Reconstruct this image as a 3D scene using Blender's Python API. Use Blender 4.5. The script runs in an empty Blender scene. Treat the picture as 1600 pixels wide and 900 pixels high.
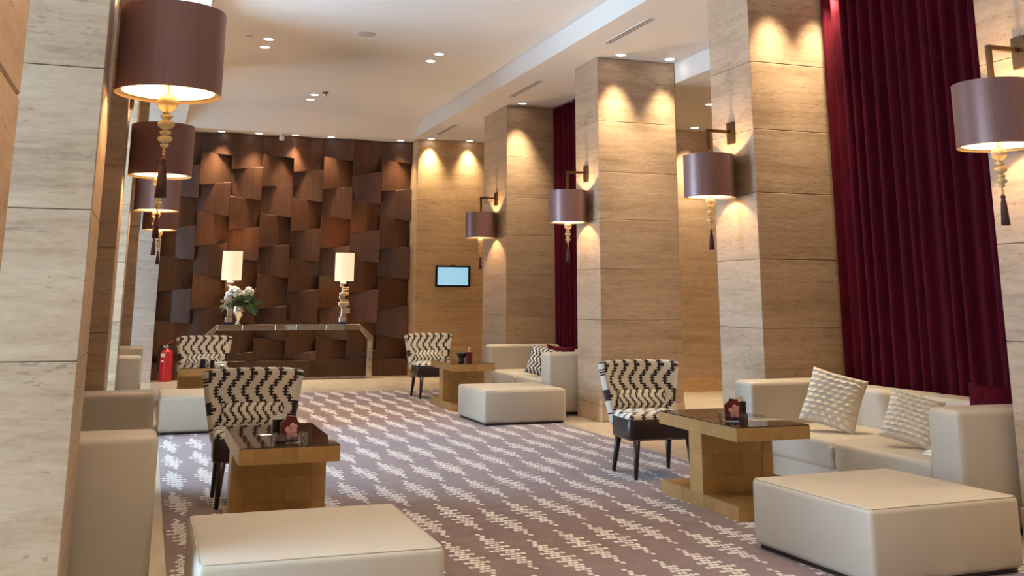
import bpy, bmesh, math, random
from mathutils import Vector, Matrix
PI = math.pi
rnd = random.Random(7)
C = bpy.context.scene.collection
sc = bpy.context.scene

# ------------------------------------------------------------------ camera
def setup_camera():
    f, cy, pitch, yaw, roll = 1609.84, 106.4, .2196065, .331822, .0038554
    cp, sp, cyw, syw = math.cos(pitch), math.sin(pitch), math.cos(yaw), math.sin(yaw)
    fwd = Vector((syw * cp, cyw * cp, sp)); rt = Vector((cyw, -syw, 0)); up = rt.cross(fwd)
    cr, sr = math.cos(roll), math.sin(roll)
    r2 = rt * cr + up * sr; u2 = -rt * sr + up * cr
    m = Matrix((r2, u2, -fwd)).transposed().to_4x4()
    m.translation = Vector((0, 0, 1.4))
    cam = bpy.data.cameras.new('camera'); o = bpy.data.objects.new('camera', cam)
    C.objects.link(o); o.matrix_world = m
    cam.sensor_fit = 'HORIZONTAL'; cam.sensor_width = 36.0
    cam.lens = f / 1600 * 36.0
    cam.shift_x = 0.0
    cam.shift_y = -(450 - cy) / 1600.0
    cam.clip_start = .05; cam.clip_end = 200
    sc.camera = o
setup_camera()

# ------------------------------------------------------------------ world, daylight, exposure
SKY = 17.5
w = bpy.data.worlds.new('world'); sc.world = w; w.use_nodes = True
bg = w.node_tree.nodes['Background']
bg.inputs[0].default_value = (.48, .73, 1.0, 1); bg.inputs[1].default_value = SKY
sc.view_settings.view_transform = 'Standard'; sc.view_settings.look = 'None'
sc.view_settings.gamma = 1.0; sc.view_settings.use_curve_mapping = False
sc.view_settings.exposure = 0.50
sc.cycles.max_bounces = 12; sc.cycles.diffuse_bounces = 8; sc.cycles.glossy_bounces = 4
sc.cycles.transmission_bounces = 6; sc.cycles.caustics_reflective = False; sc.cycles.caustics_refractive = False
sc.cycles.sample_clamp_indirect = 6.0

WARM = (1.0, .66, .36)
HALO = (1.0, .86, .68)     # tray downlights
AMBR = (1.0, .77, .50)     # wall-washing downlights and the added near fill lamps
SPOT_W = 210.0      # soffit downlights
TRAY_W = 175.0     # tray downlights
SCONCE_W = 25.0
LAMP_EMIT = 2.2
# windows: (axis, plane, a0, a1, z0, z1); daylight enters through them, sampled by portals
WINDOWS = [('x', -3.6, 2.8, 4.6, .15, 3.8), ('x', -3.6, 9.4, 12.2, .15, 3.8), ('x', -3.6, 17.75, 18.7, .15, 3.4)]
for ax, pl, a0, a1, z0, z1 in WINDOWS:
    ld = bpy.data.lights.new('window_portal', 'AREA'); ld.shape = 'RECTANGLE'
    ld.size = (z1 - z0); ld.size_y = (a1 - a0); ld.cycles.is_portal = True
    lo = bpy.data.objects.new('window_portal', ld); C.objects.link(lo)
    lo.location = (pl, (a0 + a1) / 2, (z0 + z1) / 2)
    lo.rotation_euler = (0, -PI / 2 if pl < 0 else PI / 2, 0)

# ------------------------------------------------------------------ material helpers
MATS = {}
class NT:
    def __init__(s, name):
        s.m = bpy.data.materials.new(name); s.m.use_nodes = True
        s.t = s.m.node_tree; s.b = s.t.nodes['Principled BSDF']; s.out = s.t.nodes['Material Output']
        MATS[name] = s.m
    def n(s, typ, **kw):
        nd = s.t.nodes.new(typ)
        for k, v in kw.items(): setattr(nd, k, v)
        return nd
    def put(s, sock, v):
        if isinstance(v, bpy.types.NodeSocket): s.t.links.new(v, sock)
        else: sock.default_value = v
    def math(s, op, a, b=None, c=None, clamp=False):
        nd = s.n('ShaderNodeMath', operation=op); nd.use_clamp = clamp
        s.put(nd.inputs[0], a)
        if b is not None: s.put(nd.inputs[1], b)
        if c is not None: s.put(nd.inputs[2], c)
        return nd.outputs[0]
    def mix(s, f, a, b):
        nd = s.n('ShaderNodeMix', data_type='RGBA')
        s.put(nd.inputs[0], f); s.put(nd.inputs[6], a); s.put(nd.inputs[7], b)
        return nd.outputs[2]
    def noise(s, vec, scale, detail=3, rough=.55, dist=0):
        nd = s.n('ShaderNodeTexNoise'); s.put(nd.inputs['Vector'], vec)
        nd.inputs['Scale'].default_value = scale; nd.inputs['Detail'].default_value = detail
        nd.inputs['Roughness'].default_value = rough; nd.inputs['Distortion'].default_value = dist
        return nd.outputs[0]
    def ramp(s, f, stops):
        nd = s.n('ShaderNodeValToRGB'); s.put(nd.inputs[0], f)
        el = nd.color_ramp.elements
        while len(el) < len(stops): el.new(.5)
        for e, (p, c) in zip(el, stops): e.position = p; e.color = (*c, 1)
        return nd.outputs[0]
    def vmul(s, v, k):
        nd = s.n('ShaderNodeVectorMath', operation='MULTIPLY'); s.put(nd.inputs[0], v); nd.inputs[1].default_value = k
        return nd.outputs[0]
    def vadd(s, v, k):
        nd = s.n('ShaderNodeVectorMath', operation='ADD'); s.put(nd.inputs[0], v); s.put(nd.inputs[1], k)
        return nd.outputs[0]
    def bump(s, h, strength, dist=.01):
        nd = s.n('ShaderNodeBump'); s.put(nd.inputs['Height'], h)
        nd.inputs['Strength'].default_value = strength; nd.inputs['Distance'].default_value = dist
        s.t.links.new(nd.outputs[0], s.b.inputs['Normal'])
    def set(s, **kw):
        for k, v in kw.items(): s.put(s.b.inputs[k.replace('_', ' ')], v)
    def pos(s): return s.n('ShaderNodeNewGeometry').outputs['Position']
    def obj(s): return s.n('ShaderNodeTexCoord').outputs['Object']
    def uv(s):
        return s.n('ShaderNodeTexCoord').outputs['UV']
    def rand(s): return s.n('ShaderNodeObjectInfo').outputs['Random']

def c4(c): return (*c, 1)

def simple(name, col, rough=.5, metal=0.0, spec=.5, nscale=None, nstr=.1, vary=0.0, **kw):
    t = NT(name); t.set(Base_Color=c4(col), Roughness=rough, Metallic=metal)
    t.b.inputs['Specular IOR Level'].default_value = spec
    if nscale:
        h = t.noise(t.obj(), nscale, 4)
        t.bump(h, nstr, .005)
        if vary:
            d = tuple(x * (1 - vary) for x in col); u = tuple(min(1, x * (1 + vary)) for x in col)
            lo = t.noise(t.obj(), nscale * .04 + 1.5, 3)
            t.set(Base_Color=t.ramp(lo, [(.3, d), (.7, u)]))
    for k, v in kw.items(): t.set(**{k: v})
    return t.m

def travertine(name, dark, mid, light, rough=.45, bump=.35):
    t = NT(name)
    r = t.rand()
    comb = t.n('ShaderNodeCombineXYZ'); t.put(comb.inputs[0], t.math('MULTIPLY', r, 37.0)); t.put(comb.inputs[2], t.math('MULTIPLY', r, 91.0))
    p = t.vadd(t.pos(), comb.outputs[0])
    warp = t.noise(t.vmul(p, (1.3, 1.3, 2.0)), 1.0, 2)
    wv = t.n('ShaderNodeCombineXYZ'); t.put(wv.inputs[2], t.math('MULTIPLY', warp, .05))
    q = t.vadd(p, wv.outputs[0])
    a = t.noise(t.vmul(q, (.8, .8, 9)), 1.0, 8, .68)
    b = t.noise(t.vmul(q, (9, 9, 34)), 1.0, 5, .7)
    f = t.math('ADD', t.math('MULTIPLY', a, .6), t.math('MULTIPLY', b, .4))
    col = t.ramp(f, [(.32, dark), (.47, mid), (.66, light)])
    # small open pits, elongated along the bedding
    pit = t.noise(t.vmul(q, (14, 14, 60)), 1.0, 3, .6)
    clus = t.noise(t.vmul(p, (1.2, 1.2, 3.5)), 1.0, 2)
    pm = t.math('GREATER_THAN', t.math('ADD', t.math('MULTIPLY', pit, .75), t.math('MULTIPLY', clus, .4)), .705)
    col2 = t.mix(t.math('MULTIPLY', pm, .38), col, c4(tuple(x * .45 for x in dark)))
    # slab-to-slab tone
    hsv = t.n('ShaderNodeHueSaturation'); t.put(hsv.inputs['Color'], col2)
    t.put(hsv.inputs['Value'], t.math('ADD', t.math('MULTIPLY', r, .2), .9))
    t.set(Base_Color=hsv.outputs[0], Roughness=rough)
    t.bump(t.math('SUBTRACT', f, t.math('MULTIPLY', pm, .5)), bump, .006)
    return t.m

M_TRAV = travertine('travertine', (.35, .235, .148), (.495, .355, .235), (.64, .49, .345), .42, .6)
M_TRAVW = travertine('travertine_honey', (.36, .22, .11), (.54, .36, .19), (.66, .47, .28), .5, .2)
M_TRAVP = travertine('travertine_pale', (.45, .38, .31), (.62, .54, .45), (.74, .67, .58), .4, .2)

def wood_panels():
    t = NT('walnut_veneer')
    r = t.rand()
    comb = t.n('ShaderNodeCombineXYZ'); t.put(comb.inputs[0], t.math('MULTIPLY', r, 53.0)); t.put(comb.inputs[2], t.math('MULTIPLY', r, 17.0))
    p = t.vadd(t.pos(), comb.outputs[0])
    g1 = t.noise(t.vmul(p, (26, 26, 1.6)), 1.0, 5, .6, .6)
    g2 = t.noise(t.vmul(p, (2.5, 2.5, 1.0)), 1.0, 2)
    f = t.math('ADD', t.math('MULTIPLY', g1, .6), t.math('MULTIPLY', g2, .4))
    col = t.ramp(f, [(.3, (.062, .024, .012)), (.5, (.105, .043, .021)), (.72, (.165, .073, .037))])
    hsv = t.n('ShaderNodeHueSaturation'); t.put(hsv.inputs['Color'], col)
    t.put(hsv.inputs['Value'], t.math('ADD', t.math('MULTIPLY', r, .35), .72))
    t.set(Base_Color=hsv.outputs[0], Roughness=.42)
    t.bump(g1, .08, .003)
    return t.m
M_WALNUT = wood_panels()

def veneer():
    t = NT('gold_veneer')
    r = t.rand()
    comb = t.n('ShaderNodeCombineXYZ'); t.put(comb.inputs[0], t.math('MULTIPLY', r, 53.0))
    p = t.vadd(t.pos(), comb.outputs[0])
    g = t.noise(t.vmul(p, (30, 30, 30)), 1.0, 3, .6)
    g2 = t.noise(t.vmul(p, (4, 4, 4)), 1.0, 2)
    f = t.math('ADD', t.math('MULTIPLY', g, .4), t.math('MULTIPLY', g2, .6))
    col = t.ramp(f, [(.3, (.47, .285, .10)), (.7, (.60, .385, .155))])
    hsv = t.n('ShaderNodeHueSaturation'); t.put(hsv.inputs['Color'], col)
    t.put(hsv.inputs['Value'], t.math('ADD', t.math('MULTIPLY', r, .16), .92))
    t.set(Base_Color=hsv.outputs[0], Roughness=.40, Metallic=.55)
    return t.m
M_VENEER = veneer()
M_VENCORE = simple('table_core', (.17, .10, .045), .6)

def carpet_mat():
    t = NT('carpet_weave')
    sep = t.n('ShaderNodeSeparateXYZ'); t.put(sep.inputs[0], t.uv())
    u, v = sep.outputs[0], sep.outputs[1]
    NR, NC = 21.0, 8.0
    vf = t.math('FRACT', v)
    row = t.math('FLOOR', t.math('MULTIPLY', vf, NR))
    rowc = t.math('DIVIDE', t.math('ADD', row, .5), NR)
    odd = t.math('MODULO', row, 2.0)
    # dots in a row, alternate rows shifted by half a dot
    us = t.math('SUBTRACT', t.math('MULTIPLY', u, NC), t.math('MULTIPLY', odd, .5))
    ucell = t.math('FLOOR', us)
    uc = t.math('DIVIDE', t.math('ADD', t.math('ADD', ucell, .5), t.math('MULTIPLY', odd, .5)), NC)
    du = t.math('SUBTRACT', t.math('FRACT', us), .5)
    dv = t.math('SUBTRACT', t.math('FRACT', t.math('MULTIPLY', vf, NR)), .5)
    d2 = t.math('ADD', t.math('POWER', t.math('ABSOLUTE', t.math('DIVIDE', du, .46)), 3.0), t.math('POWER', t.math('ABSOLUTE', t.math('DIVIDE', dv, .40)), 3.0))
    dot = t.math('LESS_THAN', d2, 1.0)
    a = t.math('SUBTRACT', rowc, .5)
    aa = t.math('ABSOLUTE', a)
    s = t.math('ABSOLUTE', t.math('ADD', t.math('SUBTRACT', uc, .5), t.math('MULTIPLY', a, .20)))
    core = t.math('LESS_THAN', s, t.math('SUBTRACT', .128, t.math('MULTIPLY', aa, .20)))
    wing_r = t.math('LESS_THAN', t.math('MODULO', row, 2.0), .5)
    wing = t.math('MULTIPLY', wing_r, t.math('MULTIPLY', t.math('GREATER_THAN', s, .10), t.math('LESS_THAN', s, t.math('SUBTRACT', .41, t.math('MULTIPLY', aa, .85)))))
    inr = t.math('LESS_THAN', aa, .455)
    mask = t.math('MULTIPLY', t.math('MULTIPLY', dot, inr), t.math('MAXIMUM', core, wing))
    n1 = t.noise(t.pos(), 110, 3, .7); n2 = t.noise(t.pos(), 6, 3)
    base = t.ramp(t.math('ADD', t.math('MULTIPLY', n1, .75), t.math('MULTIPLY', n2, .25)), [(.3, (.085, .050, .050)), (.7, (.285, .185, .180))])
    lite = t.ramp(n1, [(.3, (.58, .54, .50)), (.7, (.80, .77, .72))])
    t.set(Base_Color=t.mix(mask, base, lite), Roughness=.95)
    t.b.inputs['Sheen Weight'].default_value = .25; t.b.inputs['Sheen Roughness'].default_value = .5
    t.bump(t.math('ADD', n1, t.math('MULTIPLY', mask, .6)), .5, .004)
    return t.m
M_CARPET = carpet_mat()

def zigzag(name, P, Q, base, dark, lw=.15, tick=True):
    """woven stair-step lines; UV in metres. P line spacing, Q step height."""
    t = NT(name)
    sep = t.n('ShaderNodeSeparateXYZ'); t.put(sep.inputs[0], t.uv())
    u = t.math('DIVIDE', sep.outputs[0], P); v = t.math('DIVIDE', sep.outputs[1], Q)
    vm = t.math('FLOORED_MODULO', v, 6.0)                 # three steps right, three steps left
    tri = t.math('SUBTRACT', 3.0, t.math('ABSOLUTE', t.math('SUBTRACT', vm, 3.0)))
    fl = t.math('FLOOR', tri); fr = t.math('FRACT', tri)
    x = t.math('SUBTRACT', t.math('FRACT', t.math('SUBTRACT', u, t.math('MULTIPLY', fl, .30))), .35)
    d = t.math('ABSOLUTE', x); hw = lw * .5
    line = t.math('LESS_THAN', d, hw)
    ml = t.math('SUBTRACT', .15, t.math('ABSOLUTE', t.math('SUBTRACT', x, .15)))       # inside the tread of the stair
    hor = t.math('MULTIPLY', t.math('GREATER_THAN', fr, .66), t.math('GREATER_THAN', ml, -hw))
    line = t.math('MAXIMUM', line, hor)
    if tick:
        tk = t.math('MULTIPLY', t.math('LESS_THAN', t.math('ABSOLUTE', t.math('SUBTRACT', fr, .30)), .14), t.math('LESS_THAN', d, lw * 1.1))
        line = t.math('MAXIMUM', line, tk)
    n = t.noise(t.obj(), 300, 2)
    b = t.ramp(n, [(.3, tuple(x * .82 for x in base)), (.7, base)])
    t.set(Base_Color=t.mix(line, b, c4(dark)), Roughness=.8)
    t.b.inputs['Sheen Weight'].default_value = .2
    t.bump(t.math('ADD', n, line), .25, .003)
    return t.m
M_ZIG = zigzag('zigzag_fabric', .098, .040, (.84, .78, .66), (.022, .012, .010), .19)
M_ZIG2 = zigzag('zigzag_fabric_fine', .052, .022, (.74, .70, .62), (.02, .016, .016), .42, False)

def leather(name, col, rough=.42, spec=.5):
    t = NT(name)
    n = t.noise(t.obj(), 180, 3); l = t.noise(t.obj(), 2.2, 3)
    d = tuple(x * .93 for x in col)
    t.set(Base_Color=t.ramp(l, [(.3, d), (.7, col)]), Roughness=rough)
    t.b.inputs['Specular IOR Level'].default_value = spec
    t.bump(t.math('ADD', t.math('MULTIPLY', n, .5), l), .12, .006)
    return t.m
M_LEATHER = leather('cream_leather', (.555, .50, .41), .45)
M_DARKLEATHER = leather('dark_brown_leather', (.028, .017, .017), .38)

def velvet():
    t = NT('burgundy_velvet')
    n = t.noise(t.vmul(t.pos(), (40, 40, 5)), 1.0, 3)
    t.set(Base_Color=t.ramp(n, [(.3, (.055, .0022, .008)), (.7, (.10, .0045, .016))]), Roughness=.75)
    t.b.inputs['Specular IOR Level'].default_value = .08
    return t.m
M_VELVET = velvet()

M_PLASTER = simple('ceiling_plaster', (.84, .80, .75), .9, nscale=60, nstr=.05)
M_WALLP = simple('wall_plaster', (.42, .29, .17), .85, nscale=40, nstr=.05)
def floor_mat():
    t = NT('floor_travertine')
    p = t.pos()
    a = t.noise(t.vmul(p, (9, 1.0, 1)), 1.0, 5, .6); b = t.noise(t.vmul(p, (2, 2, 1)), 1.0, 3)
    t.set(Base_Color=t.ramp(t.math('ADD', t.math('MULTIPLY', a, .6), t.math('MULTIPLY', b, .4)), [(.3, (.56, .47, .345)), (.7, (.72, .63, .49))]), Roughness=.22)
    return t.m
M_FLOOR = floor_mat()
M_BRONZE = simple('dark_bronze', (.14, .085, .045), .35, .85)
M_BRASS = simple('brass', (.62, .42, .18), .28, .9)
M_STUD = simple('nailheads', (.45, .36, .26), .3, .9)
def shade_mat():
    t = NT('plum_satin')
    n = t.noise(t.vmul(t.obj(), (90, 90, 1.5)), 1.0, 2)
    t.set(Base_Color=t.ramp(n, [(.3, (.27, .145, .13)), (.7, (.32, .18, .16))]), Roughness=.34, Metallic=.25)
    t.b.inputs['Anisotropic'].default_value = .5
    return t.m
M_SHADE = shade_mat()
M_LINING = simple('shade_lining', (.86, .72, .45), .6, spec=.2)
def glassmat(name, col, rough=.05, ior=1.45):
    t = NT(name); t.set(Base_Color=c4(col), Roughness=rough, IOR=ior)
    t.b.inputs['Transmission Weight'].default_value = 1.0
    return t.m
M_AMBER = glassmat('amber_glass', (1.0, .84, .50), .08); M_AMBER.node_tree.nodes['Principled BSDF'].inputs['Transmission Weight'].default_value = .55
M_CLEAR = glassmat('clear_acrylic', (.97, .98, .98), .03)
M_WINDOW = glassmat('window_glass', (1, 1, 1), 0.0, 1.01)
M_TASSEL = simple('dark_red_silk', (.045, .012, .012), .6, nscale=200, nstr=.4)
M_TABLEGLASS = simple('brown_glass', (.045, .022, .014), .04, 0, .8)
M_MIRROR = simple('antique_mirror', (.72, .66, .58), .07, 1.0, nscale=6, nstr=.03)
M_MIRRORT = simple('mirror_dark_tint', (.60, .50, .40), .12, 1.0, nscale=6, nstr=.03)
M_SILVER = simple('silver_leaf', (.80, .72, .58), .22, .95, nscale=30, nstr=.25)
M_BLACK = simple('black_lacquer', (.008, .008, .009), .25)
M_BLUE = simple('blue_glass_foot', (.03, .07, .25), .1)
M_WHITE = simple('white_enamel', (.80, .79, .76), .5)
M_GREY = simple('vent_grey', (.22, .19, .16), .6)
M_RED = simple('red_enamel', (.62, .018, .028), .32)
M_PAPER = simple('paper', (.82, .80, .76), .8)
M_PINK = simple('pink_print', (.70, .36, .36), .6)
M_WINE = simple('wine_red_card', (.13, .014, .018), .4)
M_DARKLEG = simple('dark_wood_leg', (.032, .016, .013), .35, nscale=60, nstr=.1)
M_LEAF = simple('green_leaf', (.05, .10, .03), .6, nscale=50, nstr=.2, vary=.4)
M_LEAFP = simple('pale_leaf', (.30, .34, .22), .6, nscale=50, nstr=.2, vary=.3)
M_PETAL = simple('white_petal', (.86, .85, .82), .7, nscale=70, nstr=.4)
M_CREAMFAB = simple('cream_pleated_cloth', (.70, .62, .50), .85, nscale=220, nstr=.25)
M_METAL = simple('steel', (.55, .55, .55), .3, 1.0)

def emit(name, col, strength):
    t = NT(name); t.set(Base_Color=c4(col), Roughness=.6)
    t.b.inputs['Emission Color'].default_value = c4(col); t.b.inputs['Emission Strength'].default_value = strength
    return t.m
M_LED = emit('downlight_lens', (1.0, .95, .86), 7.0)
M_BULB = emit('bulb', (1.0, .80, .48), 9.0)
M_SCREEN = emit('lit_screen', (.30, .57, .78), .6)
M_LSHADE = emit('lit_linen_shade', (1.0, .84, .56), .45)

# ------------------------------------------------------------------ mesh helpers
def link(name, me, mat, parent=None, smooth=False):
    if isinstance(me, bmesh.types.BMesh):
        m = bpy.data.meshes.new(name); me.to_mesh(m); me.free(); me = m
    o = bpy.data.objects.new(name, me); C.objects.link(o)
    for mm in (mat if isinstance(mat, (list, tuple)) else [mat]):
        if mm and len(me.materials) < 8 : me.materials.append(mm)
    if parent: o.parent = parent
    if smooth:
        for p in me.polygons: p.use_smooth = True
    return o
def tag(o, label=None, cat=None, group=None, kind=None):
    if label: o['label'] = label
    if cat: o['category'] = cat
    if group: o['group'] = group
    if kind: o['kind'] = kind
    return o
def empty(name, loc=(0, 0, 0), rz=0, label=None, cat=None, group=None, kind=None):
    o = bpy.data.objects.new(name, None); C.objects.link(o); o.location = loc; o.rotation_euler = (0, 0, rz)
    o.empty_display_size = .1
    return tag(o, label, cat, group, kind)
def copy_tree(o, parent=None):
    c = o.copy(); C.objects.link(c); c.parent = parent
    for ch in [x for x in bpy.data.objects if x.parent == o and x != c]: copy_tree(ch, c)
    return c
def bx(bm, x0, x1, y0, y1, z0, z1):
    v = [bm.verts.new((x, y, z)) for z in (z0, z1) for y in (y0, y1) for x in (x0, x1)]
    for f in ((0, 2, 3, 1), (4, 5, 7, 6), (0, 1, 5, 4), (2, 6, 7, 3), (0, 4, 6, 2), (1, 3, 7, 5)):
        bm.faces.new([v[i] for i in f])
    return v
def box(x0, x1, y0, y1, z0, z1, bev=0.0, seg=1):
    bm = bmesh.new(); bx(bm, x0, x1, y0, y1, z0, z1)
    if bev: bmesh.ops.bevel(bm, geom=list(bm.edges), offset=bev, segments=seg, profile=.5, affect='EDGES')
    return bm
def boxes(lst):
    bm = bmesh.new()
    for b in lst: bx(bm, *b)
    return bm
def lathe(prof, n=24, bm=None, cx=0, cy=0, cap=True):
    bm = bm or bmesh.new(); rings = []
    for r, z in prof:
        rings.append([bm.verts.new((cx + r * math.cos(2 * PI * i / n), cy + r * math.sin(2 * PI * i / n), z)) for i in range(n)])
    for a, b in zip(rings, rings[1:]):
        for i in range(n): bm.faces.new((a[i], a[(i + 1) % n], b[(i + 1) % n], b[i]))
    if cap and prof[0][0] > 1e-4: bm.faces.new(rings[0][::-1])
    if cap and prof[-1][0] > 1e-4: bm.faces.new(rings[-1])
    return bm
def tube(pts, r, n=8, bm=None, closed=False, taper=None):
    bm = bm or bmesh.new(); pts = [Vector(p) for p in pts]; rings = []; N = len(pts)
    for i, p in enumerate(pts):
        a = pts[(i - 1) % N] if (closed or i > 0) else p; b = pts[(i + 1) % N] if (closed or i < N - 1) else p
        t = (b - a).normalized(); ref = Vector((0, 0, 1)) if abs(t.z) < .9 else Vector((1, 0, 0))
        s = t.cross(ref).normalized(); u = s.cross(t)
        rr = taper[i] if taper else r
        rings.append([bm.verts.new(p + (s * math.cos(2 * PI * k / n) + u * math.sin(2 * PI * k / n)) * rr) for k in range(n)])
    prs = list(zip(rings, rings[1:])) + ([(rings[-1], rings[0])] if closed else [])
    for a, b in prs:
        for k in range(n): bm.faces.new((a[k], b[k], b[(k + 1) % n], a[(k + 1) % n]))
    if not closed: bm.faces.new(rings[0]); bm.faces.new(rings[-1][::-1])
    return bm
def ball(bm, c, r, sx=1, sy=1, sz=1, sub=1):
    m = Matrix.Translation(c) @ Matrix.Diagonal((r * sx, r * sy, r * sz, 1))
    bmesh.ops.create_icosphere(bm, subdivisions=sub, radius=1, matrix=m)
def smooth_edges(o, ang=40):
    for p in o.data.polygons: p.use_smooth = True
    m = o.modifiers.new('edge_split', 'EDGE_SPLIT'); m.split_angle = math.radians(ang)
def rbox(name, dims, bev, mat, parent, seg=4):
    o = link(name, box(*dims, bev, seg), mat, parent, True)
    return o

ZC = 4.34          # soffit height
ZT = 4.60          # tray height
XR, XL = 5.08, -.24
# ------------------------------------------------------------------ floor, ceiling, walls
tag(link('floor', box(-3.8, 10.7, -5.4, 19.7, -.12, 0), M_FLOOR), kind='structure')

def carpet():
    x0, x1, y0, y1 = .2, 4.59, -3.0, 16.2
    P = .2445; L = .985
    offs = {0: .055, 1: .163, 2: .36, 3: .62, 4: .80, 5: .10, 6: .90, 7: .035, 8: .78, 9: .0, 10: .125, 11: .32, 12: .75, 13: .93, 14: .14, 15: .55, 16: .72, 17: .9, 18: .1}
    bm = bmesh.new(); uvl = bm.loops.layers.uv.new('UVMap')
    first = .305 - P / 2
    edges = [x0] + [first + P * i for i in range(0, 19) if x0 + .01 < first + P * i < x1 - .01] + [x1]
    for a, b in zip(edges, edges[1:]):
        i = int(math.floor(((a + b) / 2 - first) / P)); off = offs.get(i, .3)
        vs = [bm.verts.new(p) for p in ((a, y0, .008), (b, y0, .008), (b, y1, .008), (a, y1, .008))]
        f = bm.faces.new(vs)
        for lp in f.loops:
            lp[uvl].uv = ((lp.vert.co.x - first - P * i) / P, (lp.vert.co.y - off) / L + .5)
    # rim
    for p, q in (((x0, y0), (x1, y0)), ((x1, y0), (x1, y1)), ((x1, y1), (x0, y1)), ((x0, y1), (x0, y0))):
        bm.faces.new([bm.verts.new(c) for c in ((*p, .0005), (*q, .0005), (*q, .008), (*p, .008))])
    o = link('carpet', bm, M_CARPET)
    tag(o, 'mauve brown carpet runner with rows of pale dotted lozenges down the aisle', 'carpet')
carpet()

def ceiling():
    bm = bmesh.new()
    def quad(*p): bm.faces.new([bm.verts.new(c) for c in p])
    tx0, tx1, ty0, ty1, tyl = .40, 4.54, -4.0, 18.17, 18.97
    z = ZC
    # soffits around the tray
    quad((-3.8, -5.4, z), (-3.8, 19.7, z), (tx0, 19.7, z), (tx0, -5.4, z))
    quad((tx1, -5.2, z), (tx1, 19.7, z), (6.16, 19.7, z), (6.16, -5.2, z))
    quad((tx0, tyl, z), (tx0, 19.7, z), (tx1, 19.7, z), (tx1, tyl, z))
    quad((tx0, -5.2, z), (tx0, ty0, z), (tx1, ty0, z), (tx1, -5.2, z))
    # tray sides and top
    quad((tx0, ty0, ZT), (tx0, ty1, ZT), (tx1, ty1, ZT), (tx1, ty0, ZT))
    quad((tx1, ty0, z), (tx1, tyl, z), (tx1, ty1, ZT), (tx1, ty0, ZT))
    quad((tx0, ty0, z), (tx0, ty0, ZT), (tx0, ty1, ZT), (tx0, tyl, z))
    quad((tx0, tyl, z), (tx0, ty1, ZT), (tx1, ty1, ZT), (tx1, tyl, z))
    quad((tx0, ty0, z), (tx1, ty0, z), (tx1, ty0, ZT), (tx0, ty0, ZT))
    # passage ceiling on the right, dropped
    quad((6.16, 8.0, z), (6.16, 14.9, z), (6.16, 14.9, 4.08), (6.16, 8.0, 4.08))
    quad((6.16, 8.0, 4.08), (6.16, 14.9, 4.08), (10.7, 14.9, 4.08), (10.7, 8.0, 4.08))
    # roof slab closes it from above
    bx(bm, -3.9, 10.8, -5.5, 19.8, 4.75, 4.9)
    tag(link('ceiling', bm, M_PLASTER), kind='structure')
ceiling()

def wall(name, lst, mat): return tag(link(name, boxes(lst), mat), kind='structure')
_ys = [-5.2] + [v for wn in WINDOWS for v in wn[2:4]] + [19.7]
wall('wall_left', [(-3.8, -3.6, a, b, 0, 4.75) for a, b in zip(_ys[0::2], _ys[1::2])]
     + [(-3.8, -3.6, wn[2], wn[3], wn[5], 4.75) for wn in WINDOWS] + [(-3.8, -3.6, wn[2], wn[3], 0, wn[4]) for wn in WINDOWS], M_WALLP)
wall('wall_screen_near', [(-1.3, -1.06, 4.7, 8.6, 0, 4.33)], M_WALLP)
wall('wall_screen_far', [(-1.4, -1.10, 11.6, 15.6, 0, 4.33)], M_WALLP)
wall('wall_front', [(-3.8, 6.4, -5.4, -5.2, 0, 4.75)], M_WALLP)
wall('wall_right', [(6.16, 6.4, -5.2, 8.0, 0, 4.75), (6.16, 6.4, 12.3, 19.7, 0, 4.75)], M_WALLP)
wall('wall_passage', [(6.4, 10.7, 14.78, 14.98, 0, 4.75)], M_TRAV)
wall('wall_passage_near', [(6.4, 10.7, 7.8, 8.0, 0, 4.75)], M_WALLP)
wall('wall_passage_right', [(10.5, 10.7, 8.0, 14.78, 0, 4.75)], M_WALLP)
tag(link('baseboard_passage', box(6.41, 10.49, 14.765, 14.78, 0, .2, .003), M_TRAVW), kind='structure')
for k, (ax, pl, a0, a1, z0, z1) in enumerate(WINDOWS):
    e = empty('window_%d' % (k + 1), (pl, (a0 + a1) / 2, z0), kind='structure')
    d = .06; hw = (a1 - a0) / 2; h = z1 - z0; s = -1 if pl < 0 else 1
    link('window_frame', boxes([(s * .02, s * .10, -hw, -hw + d, 0, h), (s * .02, s * .10, hw - d, hw, 0, h), (s * .02, s * .10, -hw + d, hw - d, 0, d), (s * .02, s * .10, -hw + d, hw - d, h - d, h),
                                (s * .02, s * .10, -d / 2, d / 2, d, h - d)]), M_BRONZE, e)

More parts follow.
